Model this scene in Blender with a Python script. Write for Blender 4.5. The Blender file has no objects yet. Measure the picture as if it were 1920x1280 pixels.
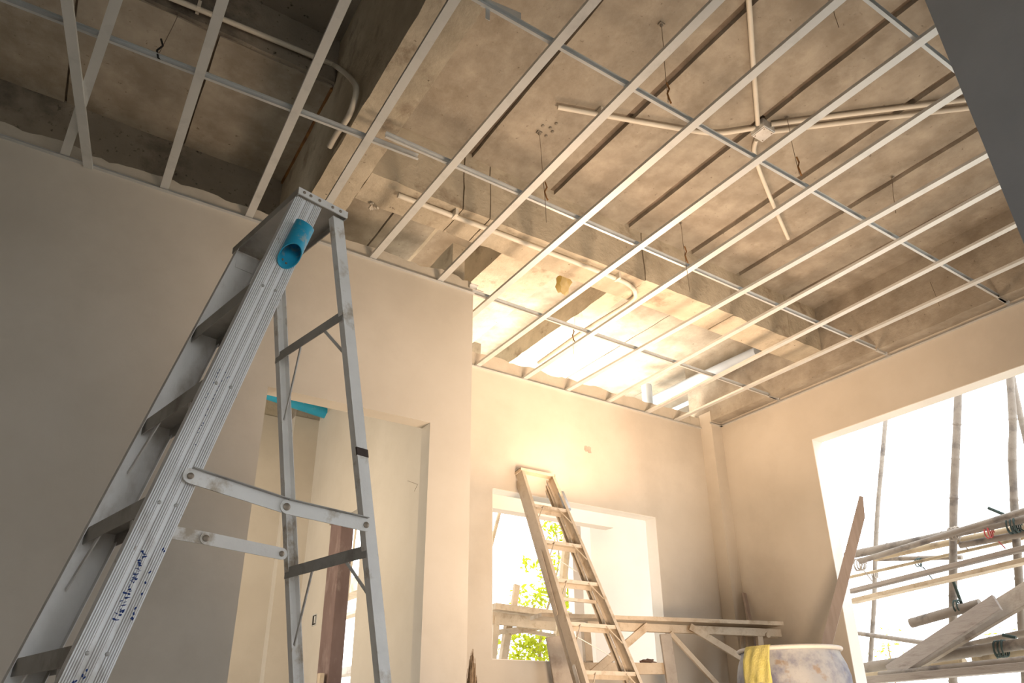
import bpy, bmesh, math, random
import numpy as np
from mathutils import Vector, Matrix, noise
random.seed(7)
C = bpy.context.scene.collection
SC = bpy.context.scene
H = 0.52                    # camera height above the floor
V = Vector

# ------------------------------------------------------------------ camera
FPX, YAW, PITCH, ROLL, SX, SY = 1374.603, .582698686, .409913381, -.009798886, 8.646, 119.053
def basis():
    f = V((math.sin(YAW)*math.cos(PITCH), math.cos(YAW)*math.cos(PITCH), math.sin(PITCH)))
    r = V((math.cos(YAW), -math.sin(YAW), 0)); u = r.cross(f)
    return (math.cos(ROLL)*r + math.sin(ROLL)*u, -math.sin(ROLL)*r + math.cos(ROLL)*u, f)
RX, RU, RF = basis()
cam_d = bpy.data.cameras.new('camera'); cam = bpy.data.objects.new('camera', cam_d); C.objects.link(cam)
m = Matrix.Identity(4)
for i in range(3):
    m[i][0] = RX[i]; m[i][1] = RU[i]; m[i][2] = -RF[i]
m[0][3], m[1][3], m[2][3] = 0, 0, H
cam.matrix_world = m
cam_d.sensor_width = 36; cam_d.lens = FPX/1920*36
cam_d.shift_x = -SX/1920; cam_d.shift_y = SY/1920
cam_d.clip_start = .02; cam_d.clip_end = 200
SC.camera = cam

# ------------------------------------------------------------------ world, lights, exposure
w = bpy.data.worlds.new('world'); SC.world = w; w.use_nodes = True
bg = w.node_tree.nodes['Background']; bg.inputs[0].default_value = (.93, .97, 1, 1); bg.inputs[1].default_value = 4.2
SC.view_settings.view_transform = 'Standard'; SC.view_settings.look = 'None'
SC.view_settings.gamma = 1; SC.view_settings.use_curve_mapping = False
SC.view_settings.exposure = 0.0
SC.cycles.max_bounces = 8; SC.cycles.diffuse_bounces = 5
def area(name, loc, target, sx, sy, power, col):
    d = bpy.data.lights.new(name, 'AREA'); d.shape = 'RECTANGLE'; d.size = sx; d.size_y = sy
    d.energy = power; d.color = col
    o = bpy.data.objects.new(name, d); C.objects.link(o); o.location = loc
    o.rotation_euler = (V(target)-V(loc)).to_track_quat('-Z', 'Y').to_euler(); return o
# added warm lamp outside, imitating a daylight glow on the far soffit
area('warm_fill_outside', (3.75, 4.95, 2.52), (3.4, 4.35, 3.5), 1.3, .6, 120, (1, .86, .68))
# added warm fill without a real lamp, brightens the ceiling in the far corner
area('warm_ceiling_fill', (3.2, 3.45, 1.95), (3.1, 3.3, 3.4), 1.0, .7, 30, (1, .66, .42))
area('warm_room_fill', (2.35, 1.2, .22), (3.15, 3.6, 2.75), 1.0, .6, 62, (1, .73, .50)).data.spread = math.radians(105)  # added unseen fill low in the room, warms far wall and cross beam
area('rear_room_fill', (.2, 4.3, 1.6), (1.8, 5.0, 1.6), .8, 1.2, 27, (1, .80, .56))  # added unseen fill that brightens the rear room

# ------------------------------------------------------------------ pixel -> point on a real plane
def ray(px, py):
    return ((px-960-SX)/FPX)*RX + (-(py-640-SY)/FPX)*RU + RF
def at_z(p, z): d = ray(*p); k = z/d.z; return V((d.x*k, d.y*k, z+H))          # z measured from the lens height
def at_y(p, y): d = ray(*p); k = y/d.y; return V((d.x*k, y, d.z*k+H))
def at_x(p, x): d = ray(*p); k = x/d.x; return V((x, d.y*k, d.z*k+H))
def at_pl(p, o, n):
    d = ray(*p); c = V((0, 0, H)); k = (V(o)-c).dot(n)/d.dot(n); return c+d*k

# ------------------------------------------------------------------ mesh helpers
class MB:
    def __init__(s): s.v = []; s.f = []
    def add(s, vs, fs):
        b = len(s.v); s.v += [tuple(x) for x in vs]; s.f += [tuple(b+i for i in f) for f in fs]; return s
    def box(s, x0, x1, y0, y1, z0, z1):
        vs = [(x, y, z) for z in (z0, z1) for y in (y0, y1) for x in (x0, x1)]
        return s.add(vs, [(0, 2, 3, 1), (4, 5, 7, 6), (0, 1, 5, 4), (2, 6, 7, 3), (0, 4, 6, 2), (1, 3, 7, 5)])
    def prof(s, p0, p1, poly, A, B):
        p0, p1, A, B = V(p0), V(p1), V(A), V(B); n = len(poly)
        vs = [p+A*a+B*b for p in (p0, p1) for a, b in poly]
        fs = [(i, (i+1) % n, n+(i+1) % n, n+i) for i in range(n)] + [tuple(range(n-1, -1, -1)), tuple(range(n, 2*n))]
        return s.add(vs, fs)
    def bar(s, p0, p1, w, h, up=(0, 0, 1)):
        p0, p1 = V(p0), V(p1); d = (p1-p0).normalized(); a = d.cross(V(up)).normalized(); b = a.cross(d)
        return s.prof(p0, p1, [(-w/2, -h/2), (w/2, -h/2), (w/2, h/2), (-w/2, h/2)], a, b)
    def tube(s, pts, r, n=10, cap=True, rr=None):
        pts = [V(p) for p in pts]; k = len(pts); vs = []; fs = []
        d0 = (pts[1]-pts[0]).normalized(); a = d0.orthogonal().normalized()
        for i, p in enumerate(pts):
            d = (pts[min(i+1, k-1)]-pts[max(i-1, 0)]).normalized()
            a = (a-d*a.dot(d)).normalized(); b = d.cross(a); R = rr[i] if rr else r
            vs += [p+(a*math.cos(2*math.pi*j/n)+b*math.sin(2*math.pi*j/n))*R for j in range(n)]
        for i in range(k-1):
            fs += [(i*n+j, i*n+(j+1) % n, (i+1)*n+(j+1) % n, (i+1)*n+j) for j in range(n)]
        if cap: fs += [tuple(range(n-1, -1, -1)), tuple(range((k-1)*n, k*n))]
        return s.add(vs, fs)
    def lathe(s, c, pr, n=40):
        c = V(c); vs = []; fs = []
        for r, z in pr: vs += [c+V((r*math.cos(2*math.pi*j/n), r*math.sin(2*math.pi*j/n), z)) for j in range(n)]
        for i in range(len(pr)-1):
            fs += [(i*n+j, i*n+(j+1) % n, (i+1)*n+(j+1) % n, (i+1)*n+j) for j in range(n)]
        return s.add(vs, fs)
    def disc(s, c, nrm, r, h, n=10):
        c = V(c); nrm = V(nrm).normalized(); return s.tube([c, c+nrm*h*.6, c+nrm*h], r, n, rr=[r, r, r*.55])
    def build(s, name, mat, parent=None, smooth=True, bevel=0, solid=0, sub=0):
        me = bpy.data.meshes.new(name)
        off = V((0, 0, 0)); q = parent
        while q: off += q.location; q = q.parent
        org = V((0, 0, 0))
        if not parent and s.v:
            a = np.array(s.v); org = V(((a[:, 0].min()+a[:, 0].max())/2, (a[:, 1].min()+a[:, 1].max())/2, a[:, 2].min()))
        me.from_pydata([V(v)-off-org for v in s.v], [], s.f)
        bm = bmesh.new(); bm.from_mesh(me); bmesh.ops.recalc_face_normals(bm, faces=bm.faces); bm.to_mesh(me); bm.free()
        me.materials.append(mat)
        if smooth:
            me.polygons.foreach_set('use_smooth', [True]*len(me.polygons)); me.set_sharp_from_angle(angle=math.radians(38))
        o = bpy.data.objects.new(name, me); C.objects.link(o); o.location = org
        if parent: o.parent = parent
        if name in TINY: o['kind'] = 'stuff'
        if solid:
            k = o.modifiers.new('solid', 'SOLIDIFY'); k.thickness = solid
        if bevel:
            k = o.modifiers.new('bevel', 'BEVEL'); k.width = bevel; k.segments = 2; k.limit_method = 'ANGLE'
        if sub:
            k = o.modifiers.new('sub', 'SUBSURF'); k.levels = sub; k.render_levels = sub
        return o
TINY = {'rivet', 'screw', 'ink_marks', 'drill_hole', 'scratch', 'rib_groove', 'mortar_lump'}
def tag(o, label, cat, group=None, kind=None):
    if label: o['label'] = label
    if cat: o['category'] = cat
    if group: o['group'] = group
    if kind: o['kind'] = kind
    return o
def empty(name, loc, label=None, cat=None, group=None, kind=None):
    o = bpy.data.objects.new(name, None); C.objects.link(o); o.location = loc; o.empty_display_size = .05
    return tag(o, label, cat, group, kind)
def struct(o, label=None):
    o['kind'] = 'structure'
    if label: o['label'] = label
    return o
def Cprof(w, d, t): return [(0, 0), (w, 0), (w, d), (w-t, d), (w-t, t), (t, t), (t, d), (0, d)]
def rough_box(mb, x0, x1, y0, y1, z0, z1, step=.12, amp=.006, sc=5):
    """subdivided box whose skin is displaced by noise (a concrete member cast in rough boards)"""
    nx = max(1, round((x1-x0)/step)); ny = max(1, round((y1-y0)/step)); nz = max(1, round((z1-z0)/step))
    bm = bmesh.new(); g = {}
    def P(i, j, k):
        if (i, j, k) not in g:
            x = x0+(x1-x0)*i/nx; y = y0+(y1-y0)*j/ny; z = z0+(z1-z0)*k/nz
            n = noise.noise_vector(V((x, y, z))*sc)*amp*.4 + noise.noise_vector(V((x, y, z))*sc*5)*amp*.7
            g[(i, j, k)] = bm.verts.new(V((x, y, z))+n)
        return g[(i, j, k)]
    for i in range(nx):
        for j in range(ny):
            for k in (0, nz): bm.faces.new([P(i, j, k), P(i+1, j, k), P(i+1, j+1, k), P(i, j+1, k)])
    for i in range(nx):
        for k in range(nz):
            for j in (0, ny): bm.faces.new([P(i, j, k), P(i+1, j, k), P(i+1, j, k+1), P(i, j, k+1)])
    for j in range(ny):
        for k in range(nz):
            for i in (0, nx): bm.faces.new([P(i, j, k), P(i, j+1, k), P(i, j+1, k+1), P(i, j, k+1)])
    bm.verts.index_update()
    mb.add([v.co.copy() for v in bm.verts], [[v.index for v in f.verts] for f in bm.faces]); bm.free(); return mb

# ------------------------------------------------------------------ materials
def mat(name, c1, c2=None, rough=.8, metal=0., scale=3., bump=.15, bscale=40., c3=None, s3=1.2, th3=(.52, .68), stretch=None, spec=.3, detail=6, fine=None, fs=60, fth=(.6,.7)):
    m = bpy.data.materials.new(name); m.use_nodes = True; nt = m.node_tree; N = nt.nodes; L = nt.links
    b = N['Principled BSDF']; b.inputs['Roughness'].default_value = rough; b.inputs['Metallic'].default_value = metal
    b.inputs['Specular IOR Level'].default_value = spec
    tc = N.new('ShaderNodeTexCoord'); vec = tc.outputs['Object']
    if stretch:
        mp = N.new('ShaderNodeMapping'); mp.inputs['Scale'].default_value = stretch; L.new(vec, mp.inputs[0]); vec = mp.outputs[0]
    def noi(sc, det=detail, rg=.6):
        n = N.new('ShaderNodeTexNoise'); n.inputs['Scale'].default_value = sc; n.inputs['Detail'].default_value = det
        n.inputs['Roughness'].default_value = rg; L.new(vec, n.inputs['Vector']); return n.outputs['Fac']
    def ramp(src, a, z):
        r = N.new('ShaderNodeValToRGB'); r.color_ramp.elements[0].position = a; r.color_ramp.elements[1].position = z
        L.new(src, r.inputs[0]); return r.outputs[0]
    def mix(f, a, z):
        x = N.new('ShaderNodeMix'); x.data_type = 'RGBA'; L.new(f, x.inputs[0])
        for inp, q in ((x.inputs[6], a), (x.inputs[7], z)):
            if isinstance(q, tuple): inp.default_value = (*q, 1)
            else: L.new(q, inp)
        return x.outputs[2]
    col = c1
    if c2: col = mix(ramp(noi(scale), .35, .68), c1, c2)
    if c3: col = mix(ramp(noi(s3, 8, .65), *th3), col, c3)
    if fine: col = mix(ramp(noi(fs, 4, .6), *fth), col, fine)
    if isinstance(col, tuple): b.inputs['Base Color'].default_value = (*col, 1)
    else: L.new(col, b.inputs['Base Color'])
    if bump:
        bp = N.new('ShaderNodeBump'); bp.inputs['Strength'].default_value = bump; bp.inputs['Distance'].default_value = .01
        L.new(noi(bscale, 5, .6), bp.inputs['Height']); L.new(bp.outputs[0], b.inputs['Normal'])
    return m
M = {}
M['plaster'] = mat('skim plaster', (.52, .475, .41), (.60, .555, .49), .88, 0, 1.1, .08, 25, c3=(.44, .40, .345), s3=.9, th3=(.5, .8))
M['plaster_white'] = mat('white reveal plaster', (.80, .77, .72), (.72, .69, .64), .8, 0, 2, .05, 30)
M['mortar'] = mat('rough mortar', (.48, .44, .375), (.58, .535, .465), .95, 0, 6, .35, 30, c3=(.36, .33, .28), s3=6, th3=(.58, .8))
M['conc'] = mat('raw concrete', (.285, .25, .205), (.41, .37, .31), .93, 0, 6, .6, 18, c3=(.25, .215, .17), s3=3.2, th3=(.5, .7), fine=(.17, .14, .11), fs=34, fth=(.66, .74))
M['conc_l'] = mat('pale beam concrete', (.42, .37, .29), (.54, .485, .39), .93, 0, 6, .8, 22, c3=(.27, .22, .165), s3=4.5, th3=(.55, .7), fine=(.15, .12, .09), fs=38, fth=(.68, .75))
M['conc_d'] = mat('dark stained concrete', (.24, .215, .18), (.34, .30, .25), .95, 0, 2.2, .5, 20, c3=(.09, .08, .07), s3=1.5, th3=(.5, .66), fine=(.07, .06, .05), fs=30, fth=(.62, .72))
M['joint'] = mat('dark joint mortar', (.15, .12, .09), (.24, .19, .15), .95, 0, 12, .5, 60)
M['floorc'] = mat('dusty floor', (.42, .39, .35), (.5, .47, .42), .9, 0, 2, .2, 20)
M['galv'] = mat('galvanised steel', (.66, .68, .68), (.74, .75, .75), .42, .45, 3, .03, 30, c3=(.58, .6, .6), s3=5)
M['galv_d'] = mat('galvanised carrier steel', (.56, .585, .60), (.66, .68, .69), .38, .5, 4, .03, 30)
M['alu'] = mat('worn aluminium', (.82, .835, .85), (.90, .91, .92), .5, .12, 5, .05, 60, c3=(.50, .46, .41), s3=7, th3=(.56, .7), stretch=(1, 1, .45), fine=(.40, .34, .28), fs=45, fth=(.69, .74))
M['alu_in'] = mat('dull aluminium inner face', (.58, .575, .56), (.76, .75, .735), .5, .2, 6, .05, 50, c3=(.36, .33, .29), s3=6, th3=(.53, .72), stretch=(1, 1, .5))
M['alu_step'] = mat('dull aluminium tread', (.38, .37, .355), (.48, .47, .45), .5, .45, 8, .05, 60, c3=(.26, .24, .22), s3=6)
M['alu_dusty'] = mat('cement dusted aluminium', (.52, .45, .36), (.62, .55, .46), .6, .15, 9, .1, 70, c3=(.42, .34, .25), s3=9, th3=(.52, .66))
M['alu_pale'] = mat('plaster splashed aluminium', (.82, .81, .79), (.90, .89, .87), .55, .1, 9, .1, 70, c3=(.52, .45, .36), s3=12, th3=(.55, .68))
M['rust'] = mat('rusty steel strip', (.30, .15, .05), (.16, .08, .04), .9, .1, 14, .4, 60)
M['groove'] = mat('rail groove strips', (.38, .35, .33), (.55, .52, .50), .8, .2, 14, 0)  # thin darker strips laid between the rail ribs
M['tape'] = mat('dark brown tape', (.05, .035, .03), (.09, .06, .05), .6, 0, 30, .1, 90)
M['blue'] = mat('blue plastic pipe', (.02, .33, .56), (.03, .40, .62), .42, 0, 8, .02, 30, c3=(.28, .42, .47), s3=24, th3=(.58, .68), spec=.5)
M['blue_l'] = mat('pale blue pipe', (.42, .50, .62), (.5, .58, .68), .45, 0, 5, .02, 30, spec=.5)
M['pvc'] = mat('cream plastic conduit', (.66, .62, .54), (.72, .68, .6), .5, 0, 5, .03, 30, spec=.4)
M['ink'] = mat('blue ink', (.01, .035, .16), None, .6, 0, bump=0)
M['bamboo'] = mat('weathered bamboo', (.25, .215, .185), (.34, .30, .26), .75, 0, 5, .2, 40, c3=(.15, .13, .12), s3=6)
M['bamboo_l'] = mat('pale split bamboo', (.46, .37, .25), (.56, .46, .33), .75, 0, 5, .2, 40, c3=(.3, .24, .17), s3=6)
M['plank'] = mat('grey formwork board', (.34, .30, .275), (.43, .385, .35), .85, 0, 5, .3, 40, c3=(.25, .21, .19), s3=5, stretch=(4, .6, 4))
M['wood'] = mat('dusty raw timber', (.52, .42, .31), (.62, .52, .40), .85, 0, 6, .3, 50, c3=(.40, .30, .2), s3=9)
M['wood_d'] = mat('cement stained board', (.36, .31, .26), (.47, .41, .35), .9, 0, 6, .3, 40, c3=(.26, .21, .17), s3=5)
M['stick'] = mat('brown planed timber', (.30, .25, .22), (.37, .31, .28), .75, 0, 5, .1, 40, stretch=(6, 6, .6))
M['red'] = mat('red oxide steel', (.15, .10, .09), (.22, .155, .145), .7, .1, 5, .1, 40, c3=(.33, .26, .24), s3=6, stretch=(1, 1, .4))
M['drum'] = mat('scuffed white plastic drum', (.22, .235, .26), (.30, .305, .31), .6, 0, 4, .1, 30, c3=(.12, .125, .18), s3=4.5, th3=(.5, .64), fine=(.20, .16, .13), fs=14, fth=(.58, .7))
M['drum_rim'] = mat('pale drum rim', (.42, .40, .37), (.5, .48, .45), .6, 0, 6, .1, 30)
M['cloth'] = mat('yellow cloth', (.42, .38, .12), (.52, .47, .19), .9, 0, 12, .5, 120)
M['straw'] = mat('brown broom straw', (.22, .15, .095), (.36, .27, .18), .9, 0, 20, .2, 60)
M['dark'] = mat('black rubber clip and hollow shade', (.02, .02, .02), None, .6, 0, bump=0)
M['wire'] = mat('steel wire', (.30, .25, .2), None, .5, .6, bump=0)
M['plastic'] = mat('torn clear plastic', (.62, .56, .46), (.75, .7, .62), .35, 0, 20, .3, 60, spec=.6)
M['grey'] = mat('grey painted plaster', (.42, .44, .48), (.48, .50, .54), .85, 0, 2, .1, 60, c3=(.36, .38, .41), s3=1.5)
M['outer'] = mat('white outer wall', (.60, .52, .45), (.64, .57, .50), .85, 0, 1, .05, 20)
M['ground'] = mat('sandy ground', (.62, .57, .48), (.7, .65, .56), .95, 0, 2, .1, 10)
M['bark'] = mat('branch bark', (.30, .22, .13), (.4, .3, .2), .9, 0, 8, .2, 40)
M['rag'] = mat('dark rag', (.10, .06, .045), (.2, .14, .11), .9, 0, 20, .3, 60)
M['redtie'] = mat('red plastic cord', (.55, .10, .10), None, .6, 0, bump=0)
M['greentie'] = mat('dark green tie wire', (.05, .075, .07), None, .7, 0, bump=0)
def leafmat(n, c):
    m = mat(n, c, tuple(x*.7 for x in c), .5, 0, 9, 0)
    nt = m.node_tree; b = nt.nodes['Principled BSDF']; t = nt.nodes.new('ShaderNodeBsdfTranslucent'); t.inputs[0].default_value = (c[0]*1.2, c[1]*1.15, c[2]*.5, 1)
    ad = nt.nodes.new('ShaderNodeMixShader'); ad.inputs[0].default_value = .5
    nt.links.new(b.outputs[0], ad.inputs[1]); nt.links.new(t.outputs[0], ad.inputs[2]); nt.links.new(ad.outputs[0], nt.nodes['Material Output'].inputs[0]); return m
M['scrap'] = leafmat('torn translucent plastic', (.75, .68, .55))
M['leaf'] = leafmat('yellow green leaf', (.38, .42, .03))

# ------------------------------------------------------------------ the setting
G = 2.40                                                  # ceiling grid above the lens
ZT = H+G
def ragged(mb, x0, x1, y, z0, z1f, thick, step=.035, axis='x'):
    n = int(abs(x1-x0)/step); vs = []; fs = []
    for i in range(n+1):
        x = x0+(x1-x0)*i/n; zt = z1f(x)
        for (yy, zz) in ((y, z0), (y+thick, z0), (y+random.uniform(-.0015, .0015), zt), (y+thick, zt+random.uniform(-.01, .01))):
            vs.append((x, yy, zz) if axis == 'x' else (yy, x, zz))
    for i in range(n):
        a = 4*i; b = a+4
        fs += [(a, b, b+2, a+2), (a+2, b+2, b+3, a+3), (a+3, b+3, b+1, a+1), (a+1, b+1, b, a)]
    mb.add(vs, fs); return mb
def zr(base, amp, f=3):
    return lambda x: base + noise.noise(V((x*f, base*7, 0)))*amp + noise.noise(V((x*f*5, 3, 0)))*amp*.35
struct(MB().box(-3.2, 5.0, -3.2, 6.0, -.1, 0).build('floor', M['floorc']), 'dusty cement floor of the unfinished room')
struct(MB().box(-30, 40, -30, 40, -.6, -.5).build('ground', M['ground']), 'pale sandy ground outside the building')
# left wall with the doorway
Y1, Y2, XB, XC = 3.33, 4.18, 4.84, 1.886
wl = struct(empty('wall_left', (0, Y1, 0)), 'smooth plastered partition wall with the tall doorway')
mb = MB(); DX0, DX1, DH = .762, 1.633, 2.02
mb.box(-3.2, DX0, Y1, Y1+.1, 0, ZT); mb.box(DX0, DX1, Y1, Y1+.1, DH, ZT); mb.box(DX1, XC, Y1, Y1+.1, 0, ZT)
mb.build('plaster', M['plaster'], wl, smooth=False)
ragged(MB(), -3.2, .95, Y1+.004, ZT, zr(H+2.475, .035, 5), .09).build('mortar_edge', M['mortar'], wl)
ragged(MB(), .95, XC, Y1+.004, ZT, zr(H+2.485, .045, 5), .09).build('mortar_edge', M['mortar'], wl)
# right angled return and rear room
wr = struct(empty('wall_side', (1.786, 4.6, 0)), 'side wall of the rear room with a narrow opening')
mb = MB(); x0, x1 = 1.786, 1.886
mb.box(x0, x1, Y1+.1, 4.61, 0, ZT); mb.box(x0, x1, 4.61, 5.10, 1.37+H, ZT); mb.box(x0, x1, 5.10, 6.0, 0, ZT)
mb.build('plaster', M['plaster'], wr, smooth=False)
struct(MB().box(-3.2, 1.786, 5.90, 6.0, 0, ZT).build('wall_rear', M['plaster'], smooth=False), 'end wall of the rear room seen through the doorway')
struct(MB().box(1.58, 1.786, 5.79, 5.90, 0, ZT).build('trim_1', M['plaster'], smooth=False), 'plastered pilaster in the corner of the rear room')
# back wall with window
wb = struct(empty('wall_back', (3.3, Y2, 0)), 'plastered far wall with the window behind the leaning ladder')
WX0, WX1, WZ0, WZ1 = 2.546, 4.07, .375+H, 1.50+H
mb = MB(); mb.box(XC, WX0, Y2, Y2+.11, 0, ZT); mb.box(WX0, WX1, Y2, Y2+.11, 0, WZ0); mb.box(WX0, WX1, Y2, Y2+.11, WZ1, ZT); mb.box(WX1, XB+.12, Y2, Y2+.11, 0, ZT)
mb.build('plaster', M['plaster'], wb, smooth=False)
ragged(MB(), XC, 4.6, Y2+.004, ZT, zr(H+2.515, .03, 5), .09).build('mortar_edge', M['mortar'], wb)
ragged(MB(), 4.6, XB, Y2+.004, ZT, zr(H+2.50, .03), .09).build('mortar_edge', M['mortar'], wb)
mb = MB(); e = .004
for (a, b, c, d) in ((WX0, WX1, WZ1-e, WZ1+.001), (WX0, WX1, WZ0-.001, WZ0+e), (WX0-.001, WX0+e, WZ0, WZ1), (WX1-e, WX1+.001, WZ0, WZ1)):
    mb.box(a, b, Y2-.002, Y2+.112, c, d)
struct(mb.build('window_1', M['plaster_white'], smooth=False), 'pale rendered reveal of the far wall window opening')
# broken outlet hole
hole = MB(); c = at_y((1102, 842), Y2)
pts = [(-.034, -.012), (-.03, .022), (-.012, .026), (.0, .018), (.012, .028), (.034, .02), (.03, -.002), (.034, -.026), (.008, -.03), (-.004, -.018), (-.02, -.024)]
hole.prof(c+V((0, -.002, 0)), c+V((0, .002, 0)), pts, (1, 0, 0), (0, 0, 1)); hole.build('socket_hole', M['wood_d'], wb)
# right wall with the big window
wB = struct(empty('wall_right', (XB, 2, 0)), 'plastered wall with the large window opening')
BY0, BY1, BZ0, BZ1 = -.6, 3.19, .45, 2.0+H
mb = MB(); mb.box(XB, XB+.12, BY1, Y2+.11, 0, ZT+.1); mb.box(XB, XB+.12, BY0, BY1, 0, BZ0); mb.box(XB, XB+.12, BY0, BY1, BZ1, ZT+.1); mb.box(XB, XB+.12, -3.2, BY0, 0, ZT+.1)
mb.build('plaster', M['plaster'], wB, smooth=False)
mb = MB()
for (a, b, c, d) in ((BY0, BY1, BZ1-e, BZ1+.001), (BY0, BY1, BZ0-.001, BZ0+e), (BY0-.001, BY0+e, BZ0, BZ1), (BY1-e, BY1+.001, BZ0, BZ1)):
    mb.box(XB-.002, XB+.122, a, b, c, d)
struct(mb.build('window_2', M['plaster_white'], smooth=False), 'white rendered reveal of the large right hand window opening')
struct(MB().box(4.714, XB, 4.05, Y2, 0, ZT+.12).build('trim_2', M['plaster'], smooth=False), 'plastered corner pilaster between far wall and right wall')
# near grey pier
mb = MB(); L = lambda z: .557+.0407*(z-H)
mb.add([(2.0, -3.2, 0), (2.14, -3.2, 0), (2.14, L(0), 0), (2.0, L(0), 0), (2.0, -3.2, 3.6), (2.14, -3.2, 3.6), (2.14, L(3.6), 3.6), (2.0, L(3.6), 3.6)],
       [(0, 1, 2, 3), (4, 5, 6, 7), (0, 1, 5, 4), (1, 2, 6, 5), (2, 3, 7, 6), (3, 0, 4, 7)])
struct(mb.build('wall_near', M['grey'], smooth=False), 'dark grey wall end close to the lens at the top right')
# closing walls outside the picture
struct(MB().box(-3.3, -3.2, -3.2, 4.2, 0, 4.2).build('wall_end', M['plaster'], smooth=False), 'plastered wall left of the picture')
mb = MB(); mb.box(-3.2, -.5, -3.3, -3.2, 0, 4.1); mb.box(-.5, 1.7, -3.3, -3.2, 2.3, 4.1); mb.box(1.7, 4.9, -3.3, -3.2, 0, 4.1)
struct(mb.build('wall_behind', M['plaster'], smooth=False), 'plastered wall with wide opening behind the viewer')

# ceiling: beams, precast planks, slabs
ce = struct(empty('ceiling', (2, 2, H+2.98)), 'raw concrete soffit of precast planks and beams above the grid')
ZS, ZB = H+2.98, H+2.60
edges = [1.024, 1.588, 2.172, 2.778, 3.345, 3.838, 4.42, 4.84]
for a, b in zip(edges[:-1], edges[1:]):
    g0 = .022 if a > 1.1 else 0
    dz = random.uniform(-.006, .006)
    rough_box(MB(), a+g0, b-.022, -3.2, 2.95, ZS+dz, ZS+.09, .14, .004, 3).build('plank', M['conc'], ce)
MB().box(1.0, 4.96, -3.2, 3.2, ZS+.025, ZS+.16).build('slab', M['joint'], ce)
mb = rough_box(MB(), .818, 1.024, -3.2, 4.25, ZB, H+3.75, .07, .008, 7); mb.build('beam', M['conc_l'], ce)
for a, b in ((1.024, 1.565), (1.565, 1.735), (1.735, 2.9), (2.9, 3.72), (3.72, 4.35), (4.35, 4.72)):   # sections cast board by board
    rough_box(MB(), a+.003, b-.003, 2.885+random.uniform(-.004, .004), 3.125, ZB+random.uniform(-.006, .006), ZS+.14, .07, .009, 7).build('beam_section', M['conc_l'], ce)
MB().box(1.03, 4.71, 2.90, 3.11, ZB+.02, ZS+.1).build('beam_core', M['joint'], ce)
rough_box(MB(), 4.745, 4.98, 4.30, 6.0, ZS+.06, ZS+.2, .12, .006, 5).build('slab', M['conc'], ce)
rough_box(MB(), 4.72, 4.98, -3.2, 4.29, H+2.43, ZS+.14, .12, .006, 5).build('beam', M['conc'], ce)
# left bay: low slab strip near the wall, higher slab towards the viewer
xs = [-3.2, -1.3, -.40, .216, .818]
for a, b in zip(xs[:-1], xs[1:]):
    rough_box(MB(), a+.006, b-.006, 3.03, 3.96, H+3.2, H+3.75, .12, .007, 4).build('plank', M['conc'], ce)
MB().box(-3.2, .82, 3.05, 3.95, H+3.215, H+3.8).build('slab', M['joint'], ce)
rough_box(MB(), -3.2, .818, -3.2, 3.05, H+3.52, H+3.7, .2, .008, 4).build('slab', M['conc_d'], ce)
rough_box(MB(), -3.2, .818, 3.005, 3.05, H+3.21, H+3.55, .05, .010, 9).build('downstand_or_sky_blocker', M['conc_d'], ce)
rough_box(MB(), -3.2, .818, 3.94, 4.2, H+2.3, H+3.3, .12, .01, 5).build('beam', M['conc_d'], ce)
MB().box(.806, .822, 3.04, 3.94, H+3.185, H+3.205).build('rust_strip', M['rust'], ce)
# rear room ceiling
rough_box(MB(), -3.2, 1.95, 4.2, 6.2, H+2.75, H+2.9, .2, .006, 4).build('slab', M['conc'], ce)
rough_box(MB(), -3.2, 1.9, 5.92, 6.1, ZT+.002, H+2.8, .1, .008, 6).build('beam', M['conc_l'], ce)
rough_box(MB(), 1.585, 1.786, 5.80, 5.93, ZT+.002, H+2.8, .07, .006, 6).build('column_stub', M['conc'], ce)
rough_box(MB(), 1.79, 1.88, Y1+.1, 6.0, ZT+.002, H+2.8, .1, .006, 6).build('beam', M['conc_l'], ce)
# bay beyond the cross beam
rough_box(MB(), 1.024, 1.43, 3.12, 6.0, ZS, ZS+.1, .12, .006, 5).build('plank', M['conc'], ce)
rough_box(MB(), 1.44, 1.735, 3.12, 6.0, ZS-.004, ZS+.1, .12, .006, 5).build('plank', M['conc'], ce)
rough_box(MB(), 1.735, 2.25, 3.12, 6.0, ZS+.26, ZS+.36, .14, .006, 5).build('slab', M['conc'], ce)
rough_box(MB(), 1.735, 1.76, 3.12, 6.0, ZS, ZS+.36, .14, .004, 5).build('side', M['conc_l'], ce)
rough_box(MB(), 2.25, 2.73, 3.12, 6.0, ZS, ZS+.36, .12, .006, 5).build('plank', M['conc_l'], ce)
rough_box(MB(), 2.745, 3.17, 3.12, 6.0, ZS+.16, ZS+.36, .14, .006, 5).build('slab', M['conc'], ce)
rough_box(MB(), 3.17, 3.33, 3.12, 6.0, ZS-.02, ZS+.36, .08, .012, 8).build('beam', M['conc_l'], ce)
for a, b in ((3.33, 3.9), (3.91, 4.74)):
    rough_box(MB(), a, b, 3.12, 6.0, ZS+.06, ZS+.2, .12, .008, 6).build('plank', M['conc'], ce)
MB().box(4.985, 6.4, 4.3, 6.0, ZS+.06, ZS+.2).build('slab', M['conc'], ce)
MB().box(1.0, 4.98, 3.1, 6.0, ZS+.34, ZS+.42).build('slab', M['joint'], ce)
MB().box(3.3, 4.98, 3.1, 6.0, ZS+.18, ZS+.36).build('slab', M['joint'], ce)

rough_box(MB(), 1.9, 2.95, 5.05, 5.2, H+1.9, ZS+.4, .1, .008, 6).build('downstand_or_sky_blocker', M['conc'], ce)  # added block, keeps sky light off the left part of the far bay
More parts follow.
